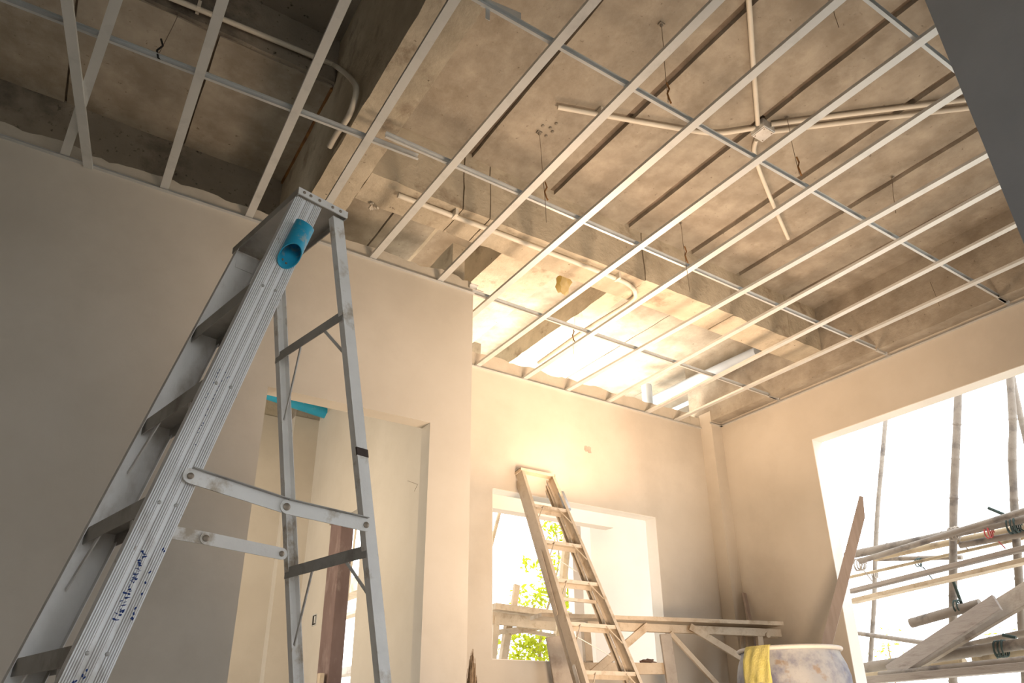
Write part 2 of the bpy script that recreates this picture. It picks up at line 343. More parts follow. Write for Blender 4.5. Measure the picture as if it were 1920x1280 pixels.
# ------------------------------------------------------------------ ceiling grid
def ch(o): return o
def furring(p0, p1, label, z=G, w=.038, grp='furring channels of the suspended ceiling grid', name='furring_channel'):
    d = (p1-p0).normalized(); a = V((d.y, -d.x, 0)).normalized()
    poly = [(-w/2, .016), (-w/2, 0), (w/2, 0), (w/2, .016), (w/2-.0012, .016), (w/2-.0012, .0012), (-w/2+.0012, .0012), (-w/2+.0012, .016)]
    o = MB().prof(p0, p1, poly, a, (0, 0, 1)).build(name, M['galv'])
    return tag(o, label, 'ceiling channel', grp)
FL = [((124, 0), (165, 316), 'grey metal furring channel skewed across its neighbour, forming an X at the far left', 2.383, Y1),
      ((218, 0), (119, 297), 'grey metal furring channel at far left crossed by the skewed channel', G, Y1),
      ((418, 0), (307, 356), 'grey furring channel over the dark bay, left of the near ladder top by two', G, Y1),
      ((648, 0), (465, 411), 'grey furring channel ending on the wall just left of the near ladder top', G, Y1),
      ((853, 0), (640, 343), 'furring channel running under the pale long beam to the near ladder cap', G, Y1),
      ((1117, 0), (695, 489), 'furring channel meeting the wall just right of the near ladder', G, Y1),
      ((1280, 69), (821, 531), 'furring channel ending near the right end of the partition wall top', G, Y1),
      ((1576, 0), (890, 588), 'bright furring channel passing behind the outer corner of the partition', G, Y2),
      ((1755, 59), (899, 684), 'bright furring channel landing at the left end of the far wall', G, Y2),
      ((1802, 171), (986, 709), 'bright furring channel below the conduit junction box, landing above far window left half', G, Y2),
      ((1851, 292), (1067, 731), 'bright furring channel through the glare, fourth from the right wall', G, Y2),
      ((1875, 351), (1144, 752), 'bright furring channel, third from the right wall', G, Y2),
      ((1905, 423), (1214, 774), 'bright furring channel, second from the right wall', G, Y2),
      ((1920, 489), (1300, 774), 'furring channel nearest to the right wall, parallel to it', G, Y2)]
for a, b, lab, z, yw in FL:
    p, q = at_z(a, z), at_z(b, z); d = (q-p)/(q.y-p.y)
    yn = .72 if a == (1576, 0) else (.9 if p.x < 0 else -.2)
    furring(p+d*(yn-p.y), p+d*(yw-.004-p.y), lab)
CG = 'carrier channels above the furring'
def carrier(p0, p1, lab, name='carrier_channel'):
    mb = MB().prof(p0, p1, [(.013, 0), (0, 0), (0, .0015), (.0115, .0015), (.0115, .0285), (0, .0285), (0, .03), (.013, .03)], (0, 1, 0), (0, 0, 1))
    return tag(mb.build(name, M['galv_d']), lab, 'ceiling channel', CG)
GC = G+.0175
def cpts(a, b, xa=None, xb=None):
    p, q = at_z(a, GC), at_z(b, GC); d = (q-p)/(q.x-p.x)
    if xa is not None: p = p+d*(xa-p.x)
    if xb is not None: q = p+d*(xb-p.x)
    return p, q
carrier(*cpts((7, 0), (640, 242), -1.6, at_z((784, 299), GC).x), 'carrier channel crossing the dark left bay, its end free beyond the pale beam')
carrier(*cpts((724, 255), (1666, 665), None, 4.7), 'long carrier channel under the cross beam, starting beside the free end of the other')
carrier(*cpts((895, 0), (1885, 564), .55, 4.80), 'carrier channel across the middle of the big bay to the right wall')
carrier(*cpts((1629, 0), (1780, 121), 1.2, 4.80), 'carrier channel nearest the viewer at the top right')
carrier(*cpts((875, 546), (1461, 749), 1.82, 4.80), 'carrier channel nearest the far wall, starting at the partition corner')
# splice with hanging strap, bracket at the partition corner
p = at_z((905, 6), GC+.03); q = at_z((977, 36), GC+.03)
t = empty('channel_splice', p, 'short bright splice piece with hanging strap on carrier at top centre', 'ceiling channel')
MB().prof(p, q, Cprof(.034, .016, .0015), (0, 0, 1), (0, 1, 0)).build('sleeve', M['galv'], t)
r = at_z((914, 18), GC); MB().box(r.x-.009, r.x+.009, r.y-.003, r.y-.001, r.z-.055, r.z+.03).build('strap', M['galv_d'], t)
p = at_z((885, 545), GC+.01); t = empty('corner_clip', (p.x, Y1-.02, p.z), 'small bent metal clip fixed at the outer corner of the partition', 'bracket')
mb = MB(); mb.box(p.x-.03, p.x+.02, Y1-.012, Y1-.006, p.z-.002, p.z+.02); mb.box(p.x-.03, p.x+.02, Y1-.03, Y1-.006, p.z+.02, p.z+.022); mb.box(p.x+.01, p.x+.06, Y1-.024, Y1-.018, p.z-.012, p.z-.004)
mb.build('plate', M['galv'], t)
# wall angles
def angle(p0, p1, side, lab):
    a = V(side); mb = MB().prof(p0, p1, [(0, 0), (.022, 0), (.022, .0012), (.0012, .0012), (.0012, .022), (0, .022)], a, (0, 0, 1))
    return tag(mb.build('wall_angle', M['galv_d']), lab, 'ceiling trim', 'wall angles carrying the grid')
zt = ZT-.006
angle((-3.1, Y1, zt), (XC, Y1, zt), (0, -1, 0), 'thin metal wall angle along the top of the partition wall')
angle((XC, Y2, zt), (4.714, Y2, zt), (0, -1, 0), 'thin metal wall angle along the top of the far wall')
angle((XB, Y2-.13, zt), (XB, -1.2, zt), (-1, 0, 0), 'thin metal wall angle along the top of the right wall')
mb = MB().prof((4.70, 4.05, zt), (XB, 4.05, zt), [(0, 0), (.022, 0), (.022, .0012), (.0012, .0012), (.0012, .022), (0, .022)], (0, -1, 0), (0, 0, 1))
tag(mb.build('wall_angle', M['galv_d']), 'short metal wall angle wrapped round the corner pilaster', 'ceiling trim', 'wall angles carrying the grid')
# end brackets at right wall
for pp, l in (((1885, 564), 'small dark wedge bracket where the middle carrier meets the right wall'), ((1666, 665), 'small wedge bracket where the long carrier meets the right wall'), ((1461, 749), 'small wedge bracket where the far carrier meets the right wall')):
    c = at_z(pp, GC); c.x = XB
    mb = MB().prof(c+V((-.13, 0, .0)), c+V((-.002, 0, .0)), [(0, 0), (.018, 0), (.018, .002), (.002, .002), (.002, .02), (0, .02)], (0, 1, 0), (0, 0, 1))
    mb.bar(c+V((-.02, .001, .0)), c+V((-.06, .001, .12)), .018, .003)
    tag(mb.build('end_bracket', M['galv_d']), l, 'bracket', 'end brackets at the right wall')

# hanger wires: eyelet plug in the slab, straight wire, spring clip on carrier
HW = 'wire hangers of the ceiling grid'
def hanger(top, bot, zc, ztop, lab, clip=True, below=0, curl=True):
    b = at_z(bot, zc); tpt = V((b.x, b.y, ztop)); e_ = at_z(top, ztop-H) if top else tpt
    t = empty('hanger_wire', (b.x, b.y, b.z-below), lab, 'wire', HW)
    mid = (e_+b)/2+V((.004, .006, 0))
    pts = [e_, e_.lerp(mid, .5)+V((.002, 0, 0)), mid, mid.lerp(b, .6), b]
    if below: pts.append(b+V((.004, 0, -below)))
    MB().tube(pts, .0016, 5).build('wire', M['wire'], t)
    MB().box(e_.x-.014, e_.x+.014, e_.y-.010, e_.y+.010, ztop-.006, ztop+.004).disc(e_, (0, 0, -1), .008, .02).build('anchor', M['conc_d'], t)
    if clip:
        mb = MB().tube([b+V((.0, -.004, .11)), b+V((.012, -.004, .08)), b+V((-.004, -.004, .045)), b+V((.006, -.004, .012)), b+V((.018, 0, .004))], .004, 6)
        mb.build('spring_clip', M['rust'] if clip == 'r' else M['dark'], t)
    return t
hanger((345, 0), (292, 112), G+.02, H+3.50, 'wire hanger with black clip in the dark left bay', True)
hanger((1240, 45), (1253, 192), G+.03, ZS, 'wire hanger with curled brown clip, top centre right', 'r')
hanger((1011, 248), (1022, 374), G+.02, ZS, 'long wire hanger whose tail dangles below the grid', 'r', below=.14)
hanger((1559, 0), (1573, 52), G+.2, ZS, 'short loose wire stub at the top of the picture', False)
hanger((1475, 218), (1499, 328), G+.03, ZS, 'wire hanger with brown clip just below the junction box', 'r')
hanger((1672, 330), (1680, 400), G+.15, ZS, 'loose wire under the small pale eyelet right of the junction box', False)
hanger((1276, 416), (1286, 492), G+.03, ZS, 'wire hanger beside the glare on the cross beam', 'r', below=.2)
hanger((1737, 505), (1757, 560), G+.05, ZS, 'faint wire hanger near the right wall', False, below=.05)
hanger((1078, 590), (1074, 640), G+.03, ZS+.1, 'wire hanger in the glare near the far wall', 'r', below=.1)
# drilled anchor holes cluster
mb = MB()
for px in ((1018, 236), (1032, 240), (1036, 247), (1024, 255), (1043, 232)):
    c = at_z(px, 2.98); mb.disc(c+V((0, 0, .002)), (0, 0, -1), .009, .008, 8)
mb.build('drill_hole', M['conc_d'], ce)

# ------------------------------------------------------------------ conduits and pipes
CN = 'cream plastic conduits fixed under the slab'
def smooth_pts(pts, n=4):
    out = []
    P = [pts[0]]+list(pts)+[pts[-1]]
    for i in range(1, len(P)-2):
        for k in range(n):
            t_ = k/n; a, b, c, d = P[i-1], P[i], P[i+1], P[i+2]
            out.append(.5*((2*b)+(c-a)*t_+(2*a-5*b+4*c-d)*t_*t_+(3*b-a-3*c+d)*t_**3))
    return out+[pts[-1]]
def conduit(pts, lab, r=.0125, name='conduit', mt='pvc', clips=(), grp=CN, cat='pipe'):
    pts = smooth_pts(pts); t = empty(name, pts[0], lab, cat, grp)
    MB().tube(pts, r, 12).build('pipe', M[mt], t)
    for c in clips:
        MB().box(c.x-.008, c.x+.008, c.y-r-.012, c.y+r+.012, c.z-r-.003, c.z+r+.012).build('clip', M[mt], t)
    return t
Z3 = 2.955
conduit([at_z(p, Z3) for p in ((1046, 201), (1130, 216), (1230, 234), (1310, 247), (1347, 250), (1385, 245), (1416, 240))], 'cream conduit snaking in from the left to the junction box', clips=[at_z((1124, 212), Z3)])
conduit([at_z(p, Z3) for p in ((1446, 233), (1600, 213), (1804, 188), (2000, 165))], 'upper of the two parallel conduits running right from the junction box')
conduit([at_z(p, Z3) for p in ((1446, 247), (1600, 228), (1814, 203), (2000, 182))], 'lower of the two parallel conduits running right from the junction box')
conduit([at_z(p, Z3) for p in ((1400, -60), (1404, 0), (1413, 130), (1421, 233))], 'conduit dropping to the junction box from the top edge')
conduit([at_z(p, Z3) for p in ((1418, 262), (1415, 292), (1440, 360), (1478, 447))], 'short bent conduit leaving the junction box downwards with a free end')
c = at_z((1430, 246), 2.94); t = empty('junction_box', c, 'dull metal conduit junction box under the slab', 'junction box')
MB().box(c.x-.045, c.x+.045, c.y-.045, c.y+.045, c.z-.02, ZS).build('body', M['galv_d'], t, bevel=.004)
MB().box(c.x-.04, c.x+.04, c.y-.04, c.y+.04, c.z-.025, c.z-.02).build('cover', M['alu_in'], t)
mb = MB(); [mb.disc(c+V((a, b, -.025)), (0, 0, -1), .004, .003, 8) for a in (-.03, .03) for b in (-.03, .03)]; mb.build('screw', M['wire'], t)
Z4 = 2.575
conduit([at_z(p, Z4) for p in ((746, 366), (850, 405), (1000, 462), (1100, 500), (1150, 520), (1178, 533), (1191, 549), (1180, 567), (1101, 616), (1010, 680))],
        'cream conduit under the cross beam bending back towards the far wall', .014, clips=[at_z((853, 402), Z4), at_z((1158, 520), Z4)])
a3 = [at_y(p, 2.975) for p in ((200, -55), (330, 0), (470, 57), (590, 107))]
conduit(a3+[at_y((632, 126), 2.98), at_x((660, 150), .785), at_x((668, 172), .79), at_x((655, 215), .79), at_x((632, 250), .79), at_x((618, 275), .79)],
        'pale conduit in the dark left bay bending down the pale beam', .014, clips=[at_y((372, 15), 2.975)])
PB = 'blue plastic pipes above the far wall'
conduit([at_z(p, 2.82) for p in ((1215, 757), (1300, 715), (1420, 660))], 'large pale blue pipe above the far wall, in the corner', .05, 'drain_pipe', 'blue_l', grp=PB)
conduit([at_z(p, 2.78) for p in ((1262, 768), (1350, 728), (1440, 694), (1458, 684), (1450, 676), (1436, 672))], 'thin pale blue pipe with elbow beside the large one', .022, 'drain_pipe', 'blue_l', grp=PB)
c = at_z((1212, 722), 2.86); conduit([c, c-V((0, 0, .15)), c-V((0, 0, .32))], 'short upright pale pipe standing behind the far wall top', .048, 'drain_pipe', 'blue_l', grp=PB)
p0 = at_y((495, 735), 5.66); p1 = at_y((612, 774), 5.66); t = conduit([p0, (p0+p1)/2, p1], 'bright blue pipe high in the rear room seen through the doorway', .052, 'drain_pipe', 'blue')
# torn plastic hanging from the beam
bm = bmesh.new(); bmesh.ops.create_icosphere(bm, subdivisions=3, radius=.05)
c = at_z((1057, 532), 2.62)
for v in bm.verts:
    v.co = V((v.co.x*.9, v.co.y*.8, v.co.z*1.5))*(1+.7*noise.noise(v.co*38)); v.co += c
mb = MB().add([v.co for v in bm.verts], [[v.index for v in f.verts] for f in bm.faces]); bm.free()
tag(mb.build('plastic_scrap', M['scrap']), 'crumpled torn plastic scrap hanging behind the cross beam', 'plastic')
c = at_z((700, 383), 2.59); mb = MB()
for k in range(7):
    a = V((random.uniform(-.03, .03), random.uniform(-.03, .03), random.uniform(-.04, 0))); mb.bar(c+a*.2, c+a+V((.01, 0, 0)), .018, .01)
mb.build('mortar_lump', M['mortar'], ce)

# ------------------------------------------------------------------ near stepladder
T = V((-.21, .978, 0)).normalized(); S = V((T.y, -T.x, 0)); DN = 1.57
def LP(s, t_, z): return S*s + T*t_ + V((0, 0, z+H))           # z above the lens
sf = lambda z: .733+.25*(z-1.33)
sr = lambda z: .86+(z-1.332)*(1.12-.86)/(.094-1.332)
tf = lambda z: 1.935+(1.33-z)*.058
LZ = -H
lad = empty('step_ladder', LP(.75, 1.75, LZ), 'large worn aluminium step ladder standing open in the left foreground', 'ladder')
ribs = []
def ribweb(w, d, t_):
    pts = [(0, 0)]
    for g0, n in ((.004, 4), (.033, 3), (.058, 4)):
        for k in range(n):
            a = g0+k*.0048; pts += [(a, 0), (a+.0008, -.0016), (a+.0022, -.0016), (a+.003, 0)]
    pts += [(w, 0), (w, d), (w-t_, d), (w-t_, t_), (t_, t_), (t_, d), (0, d)]
    return pts
zt_, zb_ = 1.345, LZ
def rail(name, s0, t0, t1, z0, z1, poly, B, m_, A=S):
    return MB().prof(LP(s0(z0), t0, z0), LP(s0(z1), t1, z1), poly, A, B).build(name, m_, lad)
rn = rail('front_rail', sf, DN, DN, zb_, zt_, ribweb(.080, .026, .002), T, M['alu'])
gv = MB()
for g0, n in ((.004, 4), (.033, 3), (.058, 4)):
    for k in range(n+1):
        a = g0+k*.0048-.0012; gv.prof(LP(sf(zb_), DN, zb_), LP(sf(zt_), DN, zt_), [(a, 0), (a, -.0004), (a+.0011, -.0004), (a+.0011, 0)], S, T)
gv.build('rib_groove', M['groove'], lad)
rn['label'] = 'broad ribbed front rail smeared with blue ink'
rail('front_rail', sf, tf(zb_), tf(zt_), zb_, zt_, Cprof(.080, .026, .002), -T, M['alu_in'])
rail('rear_rail', sr, DN+.004, DN+.004, zb_, zt_, Cprof(.034, .024, .002), T, M['alu_pale'])
rail('rear_rail', sr, tf(zb_)+.0, tf(zt_)-.0, zb_, zt_, Cprof(.034, .024, .002), -T, M['alu_pale'])
# treads
for k, z in enumerate((1.042, .744, .445, .142, -.158, -.40)):
    a, b = LP(sf(z), DN+.003, z), LP(sf(z), tf(z)-.003, z)
    poly = [(0.002, 0), (.074, 0), (.074, -.034), (.072, -.034), (.072, -.003), (.004, -.003), (.004, -.038), (.002, -.038)]
    MB().prof(a, b, poly, S, (0, 0, 1)).build('step', M['alu_step'], lad)
    if z < .8:
        for tt, q in ((DN+.11, DN+.012), (tf(z)-.11, tf(z)-.012)):
            MB().bar(LP(sf(z)+.008, tt, z-.03), LP(sf(z-.13)+.02, q, z-.15), .012, .003, S).build('step_brace', M['alu_in'], lad)
    mb = MB()
    for s_ in (.02, .055): mb.disc(LP(sf(z)+s_, DN, z-.015), -T, .0042, .003)
    mb.build('rivet', M['alu_step'], lad)
# rear braces
for z in (1.045, .408, -.23):
    a, b = LP(sr(z), DN+.006, z), LP(sr(z), tf(z)-.002, z)
    MB().prof(a, b, [(0, .014), (.024, .014), (.024, .012), (.002, .012), (.002, -.018), (0, -.018)], S, (0, 0, 1)).build('rear_brace', M['alu_step'], lad)
    MB().bar(LP(sr(z)+.003, tf(z)-.15, z-.015), LP(sr(z-.2)+.003, tf(z)-.02, z-.2), .009, .003, S).build('strut', M['alu_in'], lad)
    MB().bar(LP(sr(z)+.003, DN+.1, z-.015), LP(sr(z-.12)+.003, DN+.02, z-.11), .009, .003, S).build('strut', M['alu_in'], lad)
# top cap: tray with lips
mb = MB(); z = 1.364; s0, s1, t0, t1 = .735, .893, DN-.012, tf(1.33)+.014
mb.prof(LP(s0, t0, z), LP(s0, t1, z), [(0, 0), (s1-s0, 0), (s1-s0, -.022), (s1-s0-.003, -.022), (s1-s0-.003, -.003), (.003, -.003), (.003, -.024), (0, -.024)], S, (0, 0, 1))
mb.build('top_cap', M['alu_step'], lad)
mb = MB(); mb.prof(LP(s0, t0-.003, z+.001), LP(s1, t0-.003, z+.001), [(0, 0), (.004, 0), (.004, -.022), (0, -.022)], T, (0, 0, 1)); mb.build('cap_lip', M['alu_pale'], lad)['label'] = 'pale riveted edge of the top cap'
mb = MB(); mb.prof(LP(s0, t1, z+.001), LP(s1, t1, z+.001), [(0, 0), (.004, 0), (.004, -.022), (0, -.022)], T, (0, 0, 1)); mb.build('cap_lip', M['alu_pale'], lad)
mb = MB()
for s_ in (.752, .772, .80, .842, .868): mb.disc(LP(s_, t0-.003, z-.010), -T, .0045, .003)
mb.build('rivet', M['wire'], lad)
for zz in (1.30,):   # cap gusset plates, sloping front corners
    MB().prof(LP(.745, tf(1.33)-.002, 1.34), LP(.865, tf(1.33)-.002, 1.34), [(0, 0), (.002, 0), (.002, -.05), (0, -.05)], T, (0, 0, 1)).build('gusset', M['alu_in'], lad)
# spreaders
def bar_round(mb, p, q, h, th, nrm):
    p, q, nrm = V(p), V(q), V(nrm).normalized(); d = (q-p).normalized(); u = nrm.cross(d); n = 8; o = []
    for k in range(n+1): an = math.pi/2+math.pi*k/n; o.append(p+(d*math.cos(an)+u*math.sin(an))*h/2)
    for k in range(n+1): an = -math.pi/2+math.pi*k/n; o.append(q+(d*math.cos(an)+u*math.sin(an))*h/2)
    N_ = len(o); mb.add(o+[x+nrm*th for x in o], [tuple(range(N_)), tuple(range(2*N_-1, N_-1, -1))]+[(i, (i+1) % N_, N_+(i+1) % N_, N_+i) for i in range(N_)]); return mb
P = lambda px, tt: at_pl(px, T*tt, T)
def spreader(a, b, c, tt, lip=True):
    bar_round(MB(), P(a, tt), P(b, tt), .034, .003, -T).build('spreader', M['alu_pale'], lad)
    bar_round(MB(), P(b, tt-.004), P(c, tt-.004), .034, .003, -T).build('spreader', M['alu_pale'], lad)
    mb = MB()
    for q0, q1, dt in ((a, b, 0), (b, c, -.004)):
        A_, B_ = P(q0, tt+dt), P(q1, tt+dt); u = V((0, 0, 1))
        if lip: MB().bar(A_+u*.017-T*.007, B_+u*.017-T*.007, .014, .002).build('lip', M['alu_step'], lad)
    mb = MB()
    for q, r in ((a, .007), (b, .009), (c, .008)): mb.disc(P(q, tt-.006), -T, r, .005, 14)
    mb.build('rivet', M['wire'], lad)
spreader((357, 892), (537, 950), (686, 984), DN-.012)
spreader((250, 985), (386, 1009), (528, 1038), tf(.46)-.03, False)
# pipe holder cut from blue pipe
ax = (LP(sf(1.3), DN, 1.3)-LP(sf(1.1), DN, 1.1)).normalized()
c0 = P((571, 424), DN-.028); c1 = P((543, 480), DN-.028); ax = (c0-c1).normalized()
e1 = (T-ax*T.dot(ax)).normalized(); e2 = ax.cross(e1); n = 28; R0, R1 = .027, .0245; vs = []; fs = []
for ring, (rad, end) in enumerate(((R0, 0), (R0, 1), (R1, 1), (R1, 0))):
    for j in range(n):
        an = 2*math.pi*j/n; off = e1*math.cos(an)+e2*math.sin(an)
        base = c0+ax*(.012*math.cos(an)+.004) if end == 0 else c1-ax*(.026*math.cos(an))
        vs.append(base+off*rad)
for r_ in range(4):
    for j in range(n): fs.append((r_*n+j, r_*n+(j+1) % n, ((r_+1) % 4)*n+(j+1) % n, ((r_+1) % 4)*n+j))
hold = MB().add(vs, fs).build('tool_holder', M['blue'], lad); hold['label'] = 'cut length of blue plastic pipe screwed to the rail'
mb = MB()
for d_ in (-.006, .006): mb.disc(c1+e1*(R1-.001)-ax*.006+e2*d_+ax*d_*.3, -e1, .0032, .003, 8)
mb.build('screw', M['wire'], hold)
# dark tape on rear rail
q = P((668, 843), DN+.003); zc = q.z-H
MB().prof(LP(sr(zc+.009)-.0008, DN+.0024, zc+.009), LP(sr(zc-.012)-.0008, DN+.0024, zc-.012), [(0, 0), (.0356, 0), (.0356, .006), (0, .006)], S, T).build('tape', M['tape'], lad)
# smeared ink stamp and ink dabs on the broad rail
mb = MB()
def dab(px, py, w_, h_, ang=0):
    a = P((px, py), DN-.0026)
    d = ((LP(sf(1), 0, 1)-LP(sf(0), 0, 0)).normalized()); n_ = S*math.cos(0); ca, sa = math.cos(ang), math.sin(ang)
    A_ = (d*ca+n_*sa); B_ = (-d*sa+n_*ca)
    k = 7; o = [a+A_*math.cos(2*math.pi*i/k)*h_*random.uniform(.7, 1.2)+B_*math.sin(2*math.pi*i/k)*w_*random.uniform(.7, 1.2) for i in range(k)]
    mb.add(o+[x+T*.0008 for x in o], [tuple(range(k)), tuple(range(2*k-1, k-1, -1))]+[(i, (i+1) % k, k+(i+1) % k, k+i) for i in range(k)])
for k in range(17):                       # row of unreadable stamped characters
    f = k/16; cx = 271+(218-271)*f; cy = 1036+(1160-1036)*f
    for j in range(random.choice((2, 3, 3))):
        dab(cx+random.uniform(-4, 5), cy+random.uniform(-3, 3), random.choice((.0012, .0035, .005)), random.choice((.0008, .0012, .0022)), random.uniform(-.5, .5))
for px, py in ((306, 1029), (308, 1033), (281, 1072), (273, 1092), (266, 1113), (254, 1140), (251, 1150), (247, 1158), (249, 1160), (231, 1146), (163, 1256), (158, 1270), (155, 1266), (142, 1277), (137, 1279)):
    dab(px, py, .0018, .0035, random.uniform(-.6, .6))
for px, py in ((412, 693), (408, 699), (406, 706), (401, 717), (423, 698), (426, 708), (430, 706), (416, 714), (411, 724), (407, 732), (403, 740), (400, 747), (397, 755), (390, 767), (386, 778), (390, 738), (386, 745), (381, 793), (378, 797), (374, 803), (371, 811), (367, 833)):
    dab(px, py, .0010, .0019, random.uniform(-.6, .6))
mb.build('ink_marks', M['ink'], lad)

# ------------------------------------------------------------------ far ladder, closed and leaning on the far wall
LC = 2.885; kk = .4925
def FP(x, z, off=0):                      # point on the front plane of the ladder, off = into the ladder depth
    return V((LC+x, 3.425+kk*(z-.271), z+H)) + V((0, .982, -.19))*off
hw = lambda z: .170+(1.1-z)*.046
fl = empty('step_ladder', FP(0, -.48), 'smaller closed aluminium step ladder leaning on the far wall over the window', 'ladder')
DPT = V((0, .982, -.19))
for sg in (-1, 1):
    a, b = FP(sg*(hw(-.50)), -.50), FP(sg*(hw(1.64)), 1.64)
    MB().prof(a, b, Cprof(.074, .024, .002), DPT, V((-sg, 0, 0))).build('front_rail', M['alu_dusty'], fl)
    a, b = FP(sg*(hw(-.42)-.012), -.42, .095), FP(sg*(hw(1.60)-.012), 1.60, .085)
    MB().prof(a, b, Cprof(.030, .022, .002), DPT, V((-sg, 0, 0))).build('rear_rail', M['alu_dusty'], fl)
for k, z in enumerate((1.368, 1.094, .825, .548, .271, -.005, -.28)):
    a, b = FP(-hw(z)+.002, z), FP(hw(z)-.002, z)
    MB().prof(a, b, [(.002, 0), (.07, 0), (.07, -.03), (.068, -.03), (.068, -.003), (.004, -.003), (.004, -.022), (.002, -.022)], DPT, (0, 0, 1)).build('step', M['alu_dusty'], fl)
    for sg in (-1, 1):
        MB().tube([FP(sg*(hw(z)-.095), z-.012, .004), FP(sg*(hw(z)-.02), z-.11, .004)], .004, 6).build('step_brace', M['alu_dusty'], fl)
    if k in (1, 3, 5):
        MB().tube([FP(-hw(z)+.05, z-.02, .1), FP(hw(z)-.06, z-.16, .1)], .003, 6).build('strut', M['alu_in'], fl)
    if k in (2, 5):
        MB().bar(FP(-hw(z)+.01, z-.1, .09), FP(hw(z)-.01, z-.1, .09), .02, .02).build('rear_brace', M['alu_dusty'], fl)
z = 1.662; h_ = hw(1.64)+.006
cap = MB()
cap.prof(FP(-h_, z), FP(h_, z), [(-.004, .0), (.15, 0), (.15, -.02), (.147, -.02), (.147, -.003), (-.001, -.003), (-.001, -.02), (-.004, -.02)], DPT, (0, 0, 1))
for sg in (-1, 1): cap.prof(FP(sg*h_, z, -.004), FP(sg*h_, z, .15), [(0, 0), (.003*sg, 0), (.003*sg, -.022), (0, -.022)], (-1, 0, 0), (0, 0, 1))
cap.build('top_cap', M['wood'], fl)['label'] = 'dusty brownish top cap'
# folded spreader and blue holder
bar_round(MB(), FP(-hw(.95)-.004, 1.02, .05), FP(-hw(.6)-.004, .62, .07), .028, .003, (-1, 0, 0)).build('spreader', M['alu_dusty'], fl)
bar_round(MB(), FP(-hw(.2)-.004, .30, .05), FP(-hw(-.1)-.004, -.12, .07), .028, .003, (-1, 0, 0)).build('spreader', M['alu_in'], fl)
a, b = FP(hw(1.52)+.02, 1.52, .03), FP(hw(1.40)+.02, 1.38, .03)
vs = []
MB().tube([a, b], .024, 14, cap=False).build('tool_holder', M['blue_l'], fl, solid=.003)['label'] = 'pale blue pipe offcut on the rail'

# ------------------------------------------------------------------ timber work bench in front of the window
pa, pb = at_z((1015, 1150), .668), at_z((1469, 1167), .668)
bd = (pb-pa).normalized(); bn = V((bd.y, -bd.x, 0)).normalized()          # bn points to the viewer
if bn.y > 0: bn = -bn
ben = empty('trestle_bench', ((pa.x+pb.x)/2, (pa.y+pb.y)/2, 0), 'rough timber trestle bench with a long plank, standing before the far window', 'bench')
Q = lambda px, o=0: at_pl(px, pa+bn*o, bn)
def pbar(a, b, w_, th, o, name, m_='wood', ext=0):
    A_, B_ = Q(a, o), Q(b, o)
    if ext:                                                            # run on down to the floor
        d = (B_-A_); B_ = A_+d*((.004-A_.z)/d.z) if ext == 1 else B_+d*ext
    d = (B_-A_).normalized(); side = bn.cross(d).normalized()
    return MB().prof(A_, B_, [(-w_/2, -th/2), (w_/2, -th/2), (w_/2, th/2), (-w_/2, th/2)], side, bn).build(name, M[m_], ben, bevel=.002)
mb = rough_box(MB(), 0, (pb-pa).length, 0, .22, -.013, .013, .09, .003, 9)
R3 = Matrix((bd, -bn, V((0, 0, 1)))).transposed()
mb.v = [tuple(R3 @ V(v)+pa+V((0, 0, -.005))) for v in mb.v]
mb.build('plank', M['wood'], ben)
pbar((1100, 1172), (1462, 1187), .055, .04, -.05, 'bearer')
pbar((1290, 1180), (1456, 1190), .05, .03, -.16, 'bearer')
pbar((1215, 1172), (1108, 1264), .05, .022, -.02, 'brace')
pbar((1205, 1180), (1130, 1250), .04, .022, -.12, 'brace', ext=.5)
pbar((1293, 1174), (1388, 1232), .048, .022, -.02, 'brace', ext=.35)
pbar((1256, 1186), (1344, 1282), .034, .022, -.03, 'brace', ext=.8)
pbar((1247, 1188), (1262, 1290), .085, .02, -.01, 'leg', 'wood_d', 1)
pbar((1043, 1192), (1060, 1290), .15, .02, -.02, 'leg', 'wood_d', 1)
pbar((1098, 1180), (1104, 1252), .052, .05, -.1, 'leg', 'wood', 1)
pbar((1422, 1182), (1426, 1216), .045, .03, -.05, 'leg', 'wood', 1)
pbar((1404, 1188), (1407, 1222), .05, .03, -.12, 'leg', 'wood', 1)
pbar((1392, 1190), (1390, 1222), .022, .022, -.15, 'leg', 'wood', 1)
pbar((1085, 1253), (1250, 1253), .075, .035, -.035, 'ledger')
A_ = Q((1441, 1190), -.02); MB().tube([A_, A_+(-bn)*.12], .02, 12).build('peg', M['wood'], ben)
# dark rag lying on ledger
c = Q((1216, 1240), -.05); bm = bmesh.new(); bmesh.ops.create_icosphere(bm, subdivisions=3, radius=.035)
for v in bm.verts: v.co = V((v.co.x*1.7, v.co.y*.9, v.co.z*.55))*(1+.9*noise.noise(v.co*45)); v.co += c+V((0, 0, -.004))
mb = MB().add([v.co for v in bm.verts], [[v.index for v in f.verts] for f in bm.faces]); bm.free()
tag(mb.build('rag', M['rag']), 'crumpled dark brown rag lying on the low ledger of the bench', 'cloth')

# brown strip leaning in the corner
a, b = at_x((1395, 1112), 4.80), at_x((1410, 1182), 4.74)
d = b-a; foot = a+d*((.0-a.z)/d.z); 
tag(MB().bar(foot, a, .035, .018, (0, 1, 0)).build('timber_strip', M['stick'], bevel=.001), 'thin dark timber strip leaning on the right wall behind the bench end', 'timber')

